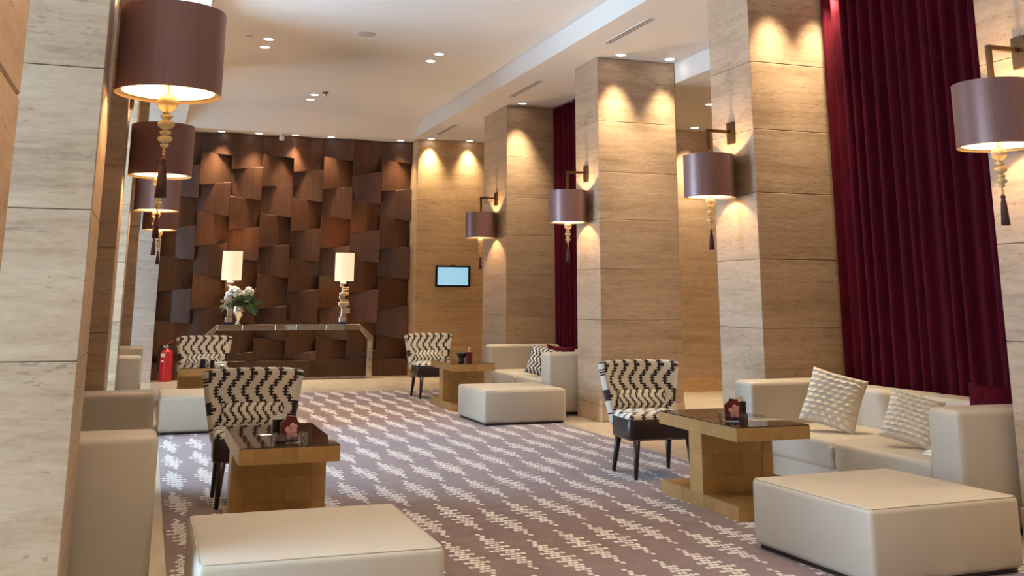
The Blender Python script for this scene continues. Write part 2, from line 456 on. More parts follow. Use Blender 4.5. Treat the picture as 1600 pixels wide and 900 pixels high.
# far walnut wall: skewed panels tilted in turn to the left and to the right
def far_wall():
    wf = wall('wall_far', [(-3.8, 6.4, 19.5, 19.7, 0, 4.75)], M_WALNUT)
    W = .554; X0 = .172; STEP = .547; SL = .034; YB = 19.49
    for c in range(8):
        xa = X0 + W * c; xb = xa + W
        base = 2.31 if c % 2 == 1 else 2.61            # z of a seam that rises to the right
        if c == 7: xb = 4.634
        if c == 0: xa = .155
        seams = []
        for k in range(-6, 6):
            z = base + STEP * k
            if .30 < z < 4.30: seams.append((z, k % 2 == 0))
        lev = [(.30, None)] + seams + [(4.335, None)]
        # drop slivers
        if lev[1][0] - lev[0][0] < .12: lev.pop(1)
        if lev[-1][0] - lev[-2][0] < .10: lev.pop(-2)
        for (zb, rb), (zt, rt) in zip(lev, lev[1:]):
            left_out = (rb is True) or (rb is None and rt is False)      # above a rising seam: stands proud at its left
            g = .0012
            bl = zb + (0 if rb is None else (-SL if rb else SL)) + g; br = zb + (0 if rb is None else (SL if rb else -SL)) + g
            tl = zt + (0 if rt is None else (-SL if rt else SL)) - g; tr = zt + (0 if rt is None else (SL if rt else -SL)) - g
            dl, dr = (.16, .02) if left_out else (.02, .16)
            bm = bmesh.new(); q = .0012
            fr = [bm.verts.new(p) for p in ((xa + q, YB - dl, bl), (xb - q, YB - dr, br), (xb - q, YB - dr, tr), (xa + q, YB - dl, tl))]
            bk = [bm.verts.new((v.co.x, YB, v.co.z)) for v in fr]
            bm.faces.new(fr); bm.faces.new(bk[::-1])
            for i in range(4): bm.faces.new((fr[i], bk[i], bk[(i + 1) % 4], fr[(i + 1) % 4]))
            bmesh.ops.bevel(bm, geom=[e for e in bm.edges if e.verts[0] in fr and e.verts[1] in fr], offset=.003, segments=1, affect='EDGES')
            link('wood_panel', bm, M_WALNUT, wf)
    link('skirting_board', box(.155, 4.634, 19.36, 19.49, 0, .295, .004), M_WALNUT, wf)
far_wall()
# stone returns at either end of the walnut wall
def end_wall(name, x0, x1, mat, seams):
    e = empty(name, ((x0 + x1) / 2, 18.9, 0), kind='structure'); cx = (x0 + x1) / 2
    zz = [0] + seams + [4.338]
    for a, b in zip(zz, zz[1:]):
        link('stone_slab', box(x0 - cx, x1 - cx, 0, .6, a + .0015, b - .0015, .003), mat, e)
end_wall('wall_far_left', -1.045, .148, M_TRAVP, [.2, 1.15, 2.33, 3.53])
end_wall('wall_far_right', 4.642, 6.155, M_TRAVW, [.2, 1.16, 2.36, 3.2])

# ------------------------------------------------------------------ stone pillars
COURSES = [0, .185, 1.15, 1.745, 2.335, 2.91, 3.535, 4.336]
def pillar(label, x0, x1, y0, y1):
    cx, cy = (x0 + x1) / 2, (y0 + y1) / 2
    e = empty('stone_pillar', (cx, cy, 0), label=label, cat='pillar', group='travertine pillars along the aisle')
    hx, hy = (x1 - x0) / 2, (y1 - y0) / 2
    for i, (a, b) in enumerate(zip(COURSES, COURSES[1:])):
        pr = .008 if i == 0 else 0.0
        o = link('base_slab' if i == 0 else 'stone_slab', box(-hx - pr, hx + pr, -hy - pr, hy + pr, a + .0015, b - .0015, .004), M_TRAV, e)
    return e
PW = 1.07
pillar('travertine pillar between the burgundy curtain and the right frame edge', XR, XR + PW, 4.55, 5.27)
pillar('broad travertine pillar left of the wide burgundy curtain', XR, XR + PW, 8.02, 8.75)
pillar('travertine pillar behind the right patterned chair, with two spotlights above it', XR, XR + PW, 11.49, 12.21)
pillar('travertine pillar farthest back on the right, beside the wall screen', XR, XR + PW, 14.98, 16.15)
pillar('stone pillar edge at the left frame border, nearest of all', XL - .81, XL, 1.08, 1.98)
pillar('pale pitted travertine pillar nearest on the left, beside the sofa arm', XL - .81, XL, 4.55, 5.27)
pillar('brown-toned travertine pillar behind the nearest left sofa', XL - .81, XL, 8.02, 8.75)
pillar('narrow slice of pale travertine pillar, third on the left', XL - .81, XL, 11.49, 12.21)
pillar('narrow slice of brown travertine pillar, farthest back on the left', XL - .74, XL + .07, 14.98, 15.7)

# ------------------------------------------------------------------ burgundy curtains
def curtain(label, y0, y1, seed):
    r = random.Random(seed); bm = bmesh.new()
    n = int((y1 - y0) / .010); rows = 14; ph = []
    # irregular pleats
    s = 0.0; cen = []
    while s < (y1 - y0): wv = r.uniform(.095, .17); cen.append((s, wv, r.uniform(.6, 1.0))); s += wv
    def prof(t, zf):
        for a, wv, am in cen:
            if a <= t < a + wv:
                f = (t - a) / wv
                return am * (.5 - .5 * math.cos(2 * PI * (f ** (1.0 + .25 * math.sin(a * 31 + zf * 2.2)))))
        return 0
    grid = []
    for j in range(rows + 1):
        zf = j / rows; z = .02 + (ZC - .03 - .02) * zf; row = []
        for i in range(n + 1):
            t = (y1 - y0) * i / n
            d = prof(min(t, y1 - y0 - 1e-4), zf)
            y = y0 + t
            row.append(bm.verts.new((5.925 - .10 * d, y, z)))
        grid.append(row)
    for a, b in zip(grid, grid[1:]):
        for i in range(n): bm.faces.new((a[i], a[i + 1], b[i + 1], b[i]))
    e = empty('curtain', (0, 0, 0), label=label, cat='curtain', group='burgundy velvet curtains')
    o = link('drape', bm, M_VELVET, e, True)
    m = o.modifiers.new('thick', 'SOLIDIFY'); m.thickness = .006; m.offset = -1
    link('curtain_track', box(5.86, 5.95, y0, y1, ZC - .028, ZC - .002), M_GREY, e)
curtain('wide burgundy velvet curtain hanging behind the near right sofa', 5.275, 8.015, 3)
curtain('narrow strip of burgundy velvet curtain behind the far right sofa', 12.22, 14.97, 5)

# ------------------------------------------------------------------ wall sconces with drum shades
def lamp_light(parent, kind, loc, watt, rad, **kw):
    l = bpy.data.lights.new('lamp_light', kind); l.energy = watt; l.color = kw.get('color', WARM)
    if kind == 'SPOT':
        l.spot_size = kw['size']; l.spot_blend = kw['blend']
    l.shadow_soft_size = rad
    o = bpy.data.objects.new('lamp_light', l); C.objects.link(o); o.parent = parent; o.location = loc
    return o
def make_sconce():
    # local: wall at +x side, x = .262 is the pillar face; origin under the shade on the lamp axis at floor level
    e = empty('wall_sconce')
    R = .235; z0, z1 = 2.305, 2.695
    bm = bmesh.new(); n = 56
    def ring(r, z): return [bm.verts.new((r * math.cos(2 * PI * i / n), r * math.sin(2 * PI * i / n), z)) for i in range(n)]
    o0, o1, i0, i1 = ring(R, z0), ring(R, z1), ring(R - .004, z0), ring(R - .004, z1)
    fi = []
    for i in range(n):
        k = (i + 1) % n
        bm.faces.new((o0[i], o0[k], o1[k], o1[i]))
        f = bm.faces.new((i0[k], i0[i], i1[i], i1[k])); f.material_index = 1
        f = bm.faces.new((o0[k], o0[i], i0[i], i0[k])); f.material_index = 1
        bm.faces.new((o1[i], o1[k], i1[k], i1[i]))
    sh = link('lamp_shade', bm, [M_SHADE, M_LINING], e); smooth_edges(sh, 50)
    # bottom trim ring and diffuser ring
    bm = lathe([(R - .006, z0 + .012), (R - .03, z0 + .014), (R - .03, z0 + .018), (R - .006, z0 + .018)], 40, cap=False)
    link('lining_ring', bm, M_LINING, sh)
    # spider
    link('shade_spider', boxes([(-R + .005, R - .005, -.004, .004, z1 - .03, z1 - .024), (-.004, .004, -R + .005, R - .005, z1 - .03, z1 - .024)]), M_BRONZE, sh)
    # bracket
    pl = link('wall_plate', box(.232, .2605, -.055, .055, 2.815, 3.02, .003), M_BRONZE, e)
    link('bracket_arm', boxes([(-.014, .232, -.014, .014, 2.916, 2.944)]), M_BRONZE, e)
    link('drop_rod', boxes([(-.014, .014, -.014, .014, 2.60, 2.916)]), M_BRONZE, e)
    bm = bmesh.new(); ball(bm, (0, 0, 2.425), .02, sub=2); link('bulb', bm, M_BULB, e, True)
    # amber glass beads
    def bead(r, z, h, ribs=False):
        pr = [(.012, z - h / 2)] + [(max(.012, r * math.sin(PI * t)), z - h / 2 * math.cos(PI * t)) for t in (.14, .26, .38, .5, .62, .74, .86)] + [(.012, z + h / 2)]
        return link('glass_bead', lathe(pr, 20), M_AMBER, e, True)
    bead(.047, 2.265, .085); bead(.028, 2.205, .03); bead(.040, 2.168, .045); bead(.026, 2.13, .028); bead(.034, 2.10, .035); bead(.020, 2.072, .022)
    link('stem', tube([(0, 0, 2.41), (0, 0, 2.02)], .005, 6), M_BRASS, e)
    for z in (2.045, 2.028): bm = bmesh.new(); ball(bm, (0, 0, z), .009, sub=1); link('small_bead', bm, M_BRASS, e, True)
    ts = link('tassel', lathe([(.004, 2.02), (.013, 2.012), (.015, 2.0), (.010, 1.99), (.017, 1.97), (.022, 1.90), (.026, 1.835), (.0, 1.835)][::-1], 14), M_TASSEL, e, True)
    lamp_light(e, 'POINT', (0, 0, 2.50), SCONCE_W, .025)
    return e
sconce0 = make_sconce()
LY = [(XR - .262, 4.91, 0), (XR - .262, 8.385, 0), (XR - .262, 11.85, 0), (XR - .262, 15.45, 0), (XL + .262, 1.44, PI), (XL + .262, 4.91, PI), (XL + .262, 8.385, PI), (XL + .262, 11.85, PI), (XL + .07 + .262, 15.33, PI)]
LL = ['plum drum wall sconce cut by the right frame edge', 'plum drum wall sconce on the broad pillar left of the wide curtain', 'plum drum wall sconce in front of the narrow curtain strip',
      'plum drum wall sconce above and right of the wall screen', 'wall sconce on the nearest left pillar, just out of frame', 'largest plum drum wall sconce, at the upper left', 'plum drum wall sconce second on the left, below the largest one',
      'plum drum wall sconce third on the left', 'smallest plum drum wall sconce, lowest on the left']
for i, ((x, y, rz), lb) in enumerate(zip(LY, LL)):
    o = sconce0 if i == 0 else copy_tree(sconce0)
    o.location = (x, y, 0); o.rotation_euler = (0, 0, rz)
    tag(o, lb, 'wall lamp', 'drum shade wall sconces on the pillars')

# ------------------------------------------------------------------ ceiling fittings
def make_downlight(r):
    e = empty('downlight')
    bm = lathe([(r, 0), (r, -.006), (r * .86, -.008), (r * .80, -.002), (r * .80, 0)], 28); link('trim_ring', bm, M_WHITE, e)
    link('lens', lathe([(r * .79, -.0015), (r * .79, -.0045), (r * .60, -.006)], 24), M_LED, e)
    return e
dl0 = make_downlight(.075)
def downlight(x, y, z, label, watt, size, group, aim=None, blend=1.0):
    col = AMBR if aim else HALO
    global dl0used
    o = copy_tree(dl0); o.location = (x, y, z - .0005); tag(o, label, 'ceiling light', group)
    if watt:
        l = lamp_light(o, 'SPOT', (0, 0, -.02), watt, .07, size=size, blend=blend, color=col)
        if aim:
            d = Vector(aim); l.rotation_euler = d.to_track_quat('-Z', 'Y').to_euler()
    return o
S60 = math.radians(66); S90 = math.radians(70)
for x, y, lb, wt in [(5.306, 11.27, 'left of the two soffit downlights above the pillar behind the right chair', 1.3), (5.98, 11.27, 'right of the two soffit downlights above the pillar behind the right chair', 1.0),
                 (5.25, 14.74, 'soffit downlight above the farthest right pillar', 1.3), (5.306, 7.79, 'soffit downlight over the broad pillar, left one', 1.0), (5.80, 7.79, 'soffit downlight over the broad pillar, right one', 1.0),
                 (5.306, 4.39, 'soffit downlight over the right edge pillar', 1.0)]:
    downlight(x, y, ZC, lb, SPOT_W * wt, S60, 'soffit downlights', (0, .05, -1))
for x, y, lb, wt in [(1.714, 19.22, 'leftmost of the soffit downlights over the walnut wall', 1.1), (2.373, 19.2, 'soffit downlight over the walnut wall, next to the small camera', 1.2), (3.033, 19.2, 'soffit downlight over the middle of the walnut wall', .5),
                 (4.363, 19.2, 'soffit downlight at the right end of the walnut wall', .7), (1.05, 19.22, 'soffit downlight over the left end of the walnut wall, hidden by sconces', 1.2)]:
    downlight(x, y, ZC, lb, 190 * wt, math.radians(74), 'downlights over the walnut wall', (0, .0, -1))
downlight(4.86, 18.78, ZC, 'soffit downlight in front of the honey stone wall with the screen', 200, math.radians(75), None, (0, .05, -1))
downlight(5.62, 18.78, ZC, 'soffit downlight behind the farthest right pillar, over the honey stone wall', 170, math.radians(75), None, (0, .05, -1))
downlight(8.10, 14.5, 4.08, 'downlight in the side passage ceiling between two right pillars', 330, math.radians(84), None, (0, .02, -1))
downlight(9.3, 11.5, 4.08, 'downlight deeper in the side passage ceiling', 480, S90, None)
downlight(7.3, 12.6, 4.08, 'downlight over the side passage floor, hidden by a pillar', 480, S90, None)
for x, y, lb in [(1.212, 13.0, 'nearer light of the left pair in the recessed ceiling'), (1.212, 13.45, 'farther light of the left pair in the recessed ceiling'),
                 (3.46, 13.05, 'nearer light of the right pair in the recessed ceiling'), (3.46, 13.5, 'farther light of the right pair in the recessed ceiling'),
                 (2.31, 16.5, 'nearer light of the middle pair in the recessed ceiling'), (2.31, 16.93, 'farther light of the middle pair in the recessed ceiling'),
                 (2.31, 9.7, 'nearer light of an added, unseen middle pair, above the frame'), (2.31, 10.1, 'farther light of an added, unseen middle pair, above the frame'),  # unseen lights added for lighting, continuing the ceiling pattern towards the viewer
                 (1.212, 6.2, 'added, unseen ceiling light at the near left, above the frame'), (3.46, 6.2, 'added, unseen ceiling light at the near right, above the frame'),
                 (2.31, 2.6, 'added warm fill light near the viewer, above the frame'), (1.212, -.6, 'added warm fill light, unseen, left above and behind the viewer'), (3.46, -.6, 'added warm fill light, unseen, right above and behind the viewer')]:
    near = y < 4  # unseen lamps added as warm fill for the camera-facing sides
    downlight(x, y, ZT, lb, TRAY_W * (1.5 if y > 12 else 2.4 if near else 1.0), math.radians(112) if near else S90, 'paired downlights in the recessed ceiling', (0, 0, -1) if near else None)
for o in [dl0] + [c for c in bpy.data.objects if c.parent == dl0]: bpy.data.objects.remove(o)

def slot(x0, y0, x1, y1, label):
    e = empty('slot_diffuser', ((x0 + x1) / 2, (y0 + y1) / 2, ZC - .001), label=label, cat='air vent', group='slot air diffusers in the soffit')
    L = math.hypot(x1 - x0, y1 - y0) / 2; e.rotation_euler = (0, 0, math.atan2(y1 - y0, x1 - x0))
    link('frame', boxes([(-L, L, -.05, -.035, -.006, 0), (-L, L, .035, .05, -.006, 0), (-L, -L + .015, -.035, .035, -.006, 0), (L - .015, L, -.035, .035, -.006, 0)]), M_WHITE, e)
    link('dark_slot', box(-L + .015, L - .015, -.035, .035, -.003, -.0005), M_GREY, e)
    link('blade', box(-L + .015, L - .015, -.004, .004, -.006, -.003), M_WHITE, e)
slot(4.91, 9.6, 4.91, 10.8, 'nearest slot diffuser in the right soffit')
slot(4.92, 13.05, 4.92, 14.3, 'middle slot diffuser in the right soffit')
slot(4.85, 17.0, 4.85, 18.3, 'farthest slot diffuser in the right soffit')
slot(5.1, 18.82, 5.75, 18.82, 'short slot diffuser above the honey stone wall')
e = empty('smoke_detector', (2.335, 12.33, ZT - .001), label='flat round smoke detector in the middle of the recessed ceiling', cat='smoke detector')
link('base_ring', lathe([(.11, 0), (.11, -.008), (.09, -.012), (.09, 0)], 28), simple('pinkish_white', (.58, .50, .45), .7), e)
link('cap', lathe([(.088, -.003), (.088, -.016), (.05, -.024)], 24), MATS['pinkish_white'], e)
e = empty('sprinkler', (.97, 12.95, ZT - .001), label='tiny flush sprinkler cap left of the left ceiling light pair', cat='sprinkler')
link('cap', lathe([(.035, 0), (.035, -.006), (.028, -.009)], 16), M_WHITE, e)
link('gap_ring', lathe([(.04, 0), (.04, -.002), (.036, -.003), (.036, 0)], 16), M_GREY, e)
e = empty('ceiling_sensor', (2.45, 16.25, ZT - .001), label='small brownish sensor beside the middle pair of ceiling lights', cat='sensor')
link('mount', lathe([(.05, 0), (.05, -.012), (.02, -.016)], 16), M_GREY, e)
link('sensor_head', lathe([(.022, -.016), (.03, -.04), (.02, -.06)], 16), M_BRASS, e)
e = empty('security_camera', (2.12, 19.14, ZC - .001), label='small white camera hanging over the walnut wall', cat='camera')
link('mount', lathe([(.04, 0), (.04, -.02), (.025, -.03)], 16), M_WHITE, e)
link('camera_body', lathe([(.03, -.03), (.045, -.05), (.045, -.11), (.035, -.125)], 16), M_WHITE, e)
e = empty('emergency_light', (6.162, 11.6, 3.9), label='thin white emergency light on the edge of the two-spotlight pillar', cat='light')
link('housing', box(-.002, .035, -.05, .05, 0, .2, .004), M_WHITE, e)
link('lens', box(.035, .04, -.035, .035, .02, .18, .002), M_PAPER, e)

# ------------------------------------------------------------------ sofas
def make_sofa():
    e = empty('sofa'); h = 1.305
    rbox('base', (.05, 1.04, -h + .05, h - .05, .05, .23), .015, M_LEATHER, e)
    for s in (-1, 1):
        y0, y1 = (s * 1.022, s * h) if s > 0 else (s * h, s * 1.022)
        a = rbox('arm', (0, 1.08, y0, y1, .035, .74), .042, M_LEATHER, e, 5)
        c = rbox('seat_cushion', (.015, .84, min(0, s * 1.02) + .003, max(0, s * 1.02) - .003, .20, .405), .04, M_LEATHER, e, 5)
        b = rbox('back_cushion', (.80, 1.075, min(0, s * 1.02) + .002, max(0, s * 1.02) - .002, .20, .705), .042, M_LEATHER, e, 5)
        for xx in (.1, .95):
            link('foot', box(xx - .03, xx + .03, s * 1.15 - .03, s * 1.15 + .03, 0, .05, .003), M_DARKLEG, e)
    link('seam_tab', box(-.004, .03, -.022, .022, .33, .365, .006, 2), M_LEATHER, e)
    return e
sofa0 = make_sofa()
for i, (x, y, rz, lb) in enumerate([(4.72, 6.645, 0, 'cream leather sofa in front of the wide burgundy curtain'), (4.72, 13.585, 0, 'cream leather sofa far back, before the narrow curtain strip'),
                                    (.10, 6.645, PI, 'cream leather sofa nearest on the left, mostly behind the pillar'), (.0, 13.585, PI, 'far left cream leather sofa near the fire extinguisher')]):
    o = sofa0 if i == 0 else copy_tree(sofa0)
    o.location = (x, y, 0); o.rotation_euler = (0, 0, rz); tag(o, lb, 'sofa', 'cream leather sofas')
    if rz: o.scale = (1, 1, 1.04)

# ------------------------------------------------------------------ ottomans
def make_ottoman():
    e = empty('ottoman'); a = .5
    b = rbox('cushion_block', (-a, a, -a, a, .022, .378), .032, M_LEATHER, e, 5)
    pts = []
    for cx, cy, st in ((a - .035, a - .035, 0), (-a + .035, a - .035, 1), (-a + .035, -a + .035, 2), (a - .035, -a + .035, 3)):
        for k in range(5): t = (st + k / 4) * PI / 2; pts.append((cx + .022 * math.cos(t), cy + .022 * math.sin(t), .3725))
    link('piping', tube(pts, .0035, 6, closed=True), M_LEATHER, b, True)
    link('plinth', box(-a + .03, a - .03, -a + .03, a - .03, 0, .03), M_DARKLEG, e)
    return e
ott0 = make_ottoman()
for i, (x, y, rz, lb) in enumerate([(3.925, 5.10, math.radians(3.2), 'big square cream ottoman in the lower right corner'), (.758, 4.97, 0, 'square cream ottoman at the bottom left, cut by the frame'),
                                    (4.13, 11.985, math.radians(1.0), 'square cream ottoman before the far right sofa'), (.70, 12.22, 0, 'bluish lit cream ottoman behind the left patterned chair')]):
    o = ott0 if i == 0 else copy_tree(ott0)
    o.location = (x, y, .0085); o.rotation_euler = (0, 0, rz); tag(o, lb, 'ottoman', 'square cream ottomans')

# ------------------------------------------------------------------ patterned side chairs
def make_chair():
    e = empty('side_chair')
    # winged back shell, facing -y
    bm = bmesh.new(); uvl = bm.loops.layers.uv.new('UVMap'); NU, NV = 22, 14; g = []
    for j in range(NV + 1):
        v = j / NV; row = []
        wd = .245 + .09 * (v ** .85)
        for i in range(NU + 1):
            u = -1 + 2 * i / NU
            zt = .50 - .015 * abs(u) ** 6
            z = .385 + zt * v
            y = .215 + .085 * v - (.085 + .03 * v) * abs(u) ** 2.6
            # lumbar roll
            y -= .0 if v > .6 else .0
            row.append((bm.verts.new((u * wd, y, z)), (u * (.27 + .05 * v), z)))
        g.append(row)
    for j in range(NV):
        for i in range(NU):
            cs = (g[j][i], g[j][i + 1], g[j + 1][i + 1], g[j + 1][i]); f = bm.faces.new([c[0] for c in cs])
            for lp, c in zip(f.loops, cs): lp[uvl].uv = c[1]
    bk = link('backrest', bm, M_ZIG, e, True)
    m = bk.modifiers.new('thick', 'SOLIDIFY'); m.thickness = .07; m.offset = -1
    m = bk.modifiers.new('round', 'BEVEL'); m.width = .02; m.segments = 3; m.limit_method = 'ANGLE'; m.angle_limit = math.radians(50)
    # lumbar pad
    bm = bmesh.new(); uvl = bm.loops.layers.uv.new('UVMap'); g = []
    for j in range(9):
        t = j / 8; row = []
        for i in range(17):
            u = -1 + 2 * i / 16
            bul = .05 * math.sin(PI * t) ** .6 * (1 - abs(u) ** 3)
            z = .44 + .20 * t
            vv = (z - .385) / .5; y = .215 + .085 * vv - (.085 + .03 * vv) * abs(u * .86) ** 2.6 - .004 - bul
            row.append((bm.verts.new((u * .215, y, z)), (u * .215 * 1.7, t * .36 + .2)))
        g.append(row)
    for j in range(8):
        for i in range(16):
            cs = (g[j][i], g[j][i + 1], g[j + 1][i + 1], g[j + 1][i]); f = bm.faces.new([c[0] for c in cs])
            for lp, c in zip(f.loops, cs): lp[uvl].uv = c[1]
    lm = link('lumbar_pad', bm, M_ZIG, e, True)
    # seat: dark leather skirt, patterned pad
    def outline(k, bulge=0):
        pts = []
        for cx, cy, st in ((.275, .19, 0), (-.275, .19, 1), (-.285, -.24, 2), (.285, -.24, 3)):
            for q in range(6):
                t = (st + q / 5) * PI / 2; pts.append(((cx - math.copysign(.05, cx)) * k + .05 * math.cos(t), (cy - math.copysign(.05, cy)) * k + .05 * math.sin(t)))
        return pts
    bm = bmesh.new(); rings = []
    for k, z in ((.97, .290), (1.0, .305), (1.02, .37), (1.0, .44), (.97, .452)):
        rings.append([bm.verts.new((x, y, z)) for x, y in outline(k)])
    for a, b in zip(rings, rings[1:]):
        for i in range(len(a)): bm.faces.new((a[i], a[(i + 1) % len(a)], b[(i + 1) % len(a)], b[i]))
    bm.faces.new(rings[0][::-1]); bm.faces.new(rings[-1])
    sk = link('seat', bm, M_DARKLEATHER, e, True); smooth_edges(sk, 60)
    bm = bmesh.new(); uvl = bm.loops.layers.uv.new('UVMap'); rings = []
    for k, z in ((.985, .450), (.98, .468), (.90, .487), (.6, .497), (.25, .500)):
        rings.append([bm.verts.new((x, y, z)) for x, y in outline(k)])
    for a, b in zip(rings, rings[1:]):
        for i in range(len(a)): bm.faces.new((a[i], a[(i + 1) % len(a)], b[(i + 1) % len(a)], b[i]))
    bm.faces.new(rings[-1])
    for f in bm.faces:
        for lp in f.loops: lp[uvl].uv = (lp.vert.co.x, lp.vert.co.y + lp.vert.co.z)
    link('seat_pad', bm, M_ZIG, e, True)
    # nailhead trim along the skirt
    bm = bmesh.new(); pts = outline(.995)
    for p, q in zip(pts, pts[1:] + pts[:1]):
        d = math.hypot(q[0] - p[0], q[1] - p[1]); n = max(1, int(d / .016))
        for i in range(n):
            t = i / n; ball(bm, (p[0] + (q[0] - p[0]) * t, p[1] + (q[1] - p[1]) * t, .299), .0055, sub=1)
    tag(link('nailhead_trim', bm, M_STUD, sk), kind='stuff')
    for sx, sy in ((-1, -1), (1, -1), (-1, 1), (1, 1)):
        ty = -.235 if sy < 0 else .15; by = -.25 if sy < 0 else .225
        link('leg', tube([(sx * .225, ty, .30), (sx * .235, (ty + by) / 2, .15), (sx * .245, by, .0045)], .02, 10, taper=[.028, .022, .015]), M_DARKLEG, e, True)
    return e
chair0 = make_chair()
for i, (x, y, rz, z, lb) in enumerate([(3.985, 8.03, math.radians(-3), .008, 'zigzag patterned chair at the right table, before the two-spotlight pillar'), (.785, 7.86, 0, .008, 'large zigzag patterned chair behind the left table'),
                                 (3.96, 14.97, math.radians(2), .008, 'zigzag patterned chair far back, right of the walnut wall'), (.775, 14.75, 0, .008, 'zigzag patterned chair far back on the left, under the console')]):
    o = chair0 if i == 0 else copy_tree(chair0)
    o.location = (x, y, z); o.rotation_euler = (0, 0, rz); tag(o, lb, 'chair', 'zigzag patterned side chairs')

# ------------------------------------------------------------------ veneered side tables
def make_table():
    e = empty('coffee_table'); hx = .28; T = .570
    parts = [('top_slab', -.555, .545, .485, T), ('leg_panel', -.09, .09, .09, .485), ('base_slab', -.545, .535, 0, .09)]
    wid = [.09, .155, .075, .155, .085]
    tl = .002; g = .0012
    cache = {}
    def tile(p, x0, x1, y0, y1, z0, z1):
        # shared mesh for alike tiles
        dims = tuple(round(v, 4) for v in (x1 - x0, y1 - y0, z1 - z0))
        if dims not in cache:
            bm = box(-dims[0] / 2, dims[0] / 2, -dims[1] / 2, dims[1] / 2, -dims[2] / 2, dims[2] / 2)
            m = bpy.data.meshes.new('veneer_square'); bm.to_mesh(m); bm.free(); m.materials.append(M_VENEER); cache[dims] = m
        o = bpy.data.objects.new('veneer_square', cache[dims]); C.objects.link(o); o.parent = p
        o.location = ((x0 + x1) / 2, (y0 + y1) / 2, (z0 + z1) / 2)
    for nm, y0, y1, z0, z1 in parts:
        p = link(nm, box(-hx + tl, hx - tl, y0 + tl, y1 - tl, z0 + .0005, z1 - .0005), M_VENCORE, e)
        zs = [z0, z1] if nm != 'leg_panel' else [z0, z0 + .11, z0 + .255, z1]
        for za, zb in zip(zs, zs[1:]):
            x = -hx
            for wv in wid:
                for ya, yb in ((y0, y0 + tl), (y1 - tl, y1)): tile(p, x + g / 2, x + wv - g / 2, ya, yb, za + g / 2, zb - g / 2)
                x += wv
            ny = max(1, round((y1 - y0) / .155)); st = (y1 - y0 - 2 * tl) / ny
            for k in range(ny):
                ya = y0 + tl + st * k
                for xa, xb in ((-hx, -hx + tl), (hx - tl, hx)): tile(p, xa, xb, ya + g / 2, ya + st - g / 2, za + g / 2, zb - g / 2)
        if nm == 'base_slab':
            ny = 7; st = (y1 - y0 - 2 * tl) / ny
            for k in range(ny): tile(p, -hx + tl, hx - tl, y0 + tl + st * k + g / 2, y0 + tl + st * (k + 1) - g / 2, z1 - .0005, z1 + .0005)
    for ya, yb in ((-.552, -.004), (-.001, .542)):
        link('glass_top', box(-hx + .002, hx - .002, ya, yb, T, T + .006, .0015), M_TABLEGLASS, e)
    return e
tab0 = make_table()
TABZ = .008 + .576
TABLES = [(3.96, 6.735, 'gold veneered coffee table with brown glass top between the right chair and near sofa'), (.822, 6.72, 'gold veneered coffee table in front of the left chair'),
          (3.985, 13.55, 'gold veneered coffee table beside the far right chair'), (.70, 13.62, 'gold veneered coffee table before the far left chair, mostly hidden')]
for i, (x, y, lb) in enumerate(TABLES):
    o = tab0 if i == 0 else copy_tree(tab0)
    o.location = (x, y, .008); tag(o, lb, 'table', 'gold veneered coffee tables')

# ------------------------------------------------------------------ things on the tables
def card_stand(x, y, z, rz, lb, gap=.0005):
    e = empty('card_stand', (x, y, z + gap), rz, lb, 'card stand', 'clear stands with wine red flower cards')
    link('acrylic_tray', boxes([(-.095, .095, -.05, -.040, 0, .052), (-.095, .095, .040, .05, 0, .052), (-.095, -.085, -.040, .040, 0, .052), (.085, .095, -.040, .040, 0, .052), (-.079, .079, -.044, .044, 0, .006)]), M_CLEAR, e)
    bm = bmesh.new(); pr = [(-.055, .007), (.05, .007), (.055, .095), (.04, .125), (.035, .14), (-.02, .145), (-.025, .128), (-.055, .105)]
    f = [bm.verts.new((a, -.012, b)) for a, b in pr]; k = [bm.verts.new((a, .022, b)) for a, b in pr]
    bm.faces.new(f); bm.faces.new(k[::-1])
    for i in range(len(f)): bm.faces.new((f[i], k[i], k[(i + 1) % len(f)], f[(i + 1) % len(f)]))
    cd = link('flower_card', bm, M_WINE, e)
    for i, (a, b, r) in enumerate([(.0, .05, .020), (.022, .062, .019), (.012, .088, .017), (-.015, .07, .015), (.028, .036, .016), (-.004, .03, .014), (.03, .085, .012)]):
        bm = bmesh.new(); ball(bm, (a, -.013, b), r, 1, .12, 1.1, 2); link('pink_petal', bm, M_PINK, cd, True)
    return e
def black_box(x, y, z, rz, lb, s=.06, papers=True):
    e = empty('black_holder', (x, y, z + .0005), rz, lb, 'holder', 'black table holders')
    h = s * 1.55
    link('box', boxes([(-s / 2, s / 2, -s / 2, -s / 2 + .004, 0, h), (-s / 2, s / 2, s / 2 - .004, s / 2, 0, h), (-s / 2, -s / 2 + .004, -s / 2 + .004, s / 2 - .004, 0, h), (s / 2 - .004, s / 2, -s / 2 + .004, s / 2 - .004, 0, h), (-s / 2 + .004, s / 2 - .004, -s / 2 + .004, s / 2 - .004, 0, .006)]), M_BLACK, e)
    if papers:
        for k in range(3):
            o = link('paper_slip', box(-s * .38, s * .38, -.0008, .0008, .01, h + .018 + k * .006), M_PAPER, e); o.location = (0, -.014 + .012 * k, 0); o.rotation_euler = (.06 * (k - 1), .15 * (k - 1), 0)
    return e
card_stand(3.86, 6.52, TABZ, math.radians(-25), 'wine red flower card in a clear stand on the right table')
black_box(3.965, 6.62, TABZ, .2, 'small black holder with paper slips on the right table', .075)
card_stand(.835, 6.34, TABZ, math.radians(2), 'wine red flower card in a clear stand on the left table')
black_box(.785, 6.47, TABZ, 0, 'small black holder behind the flower card on the left table', .075)
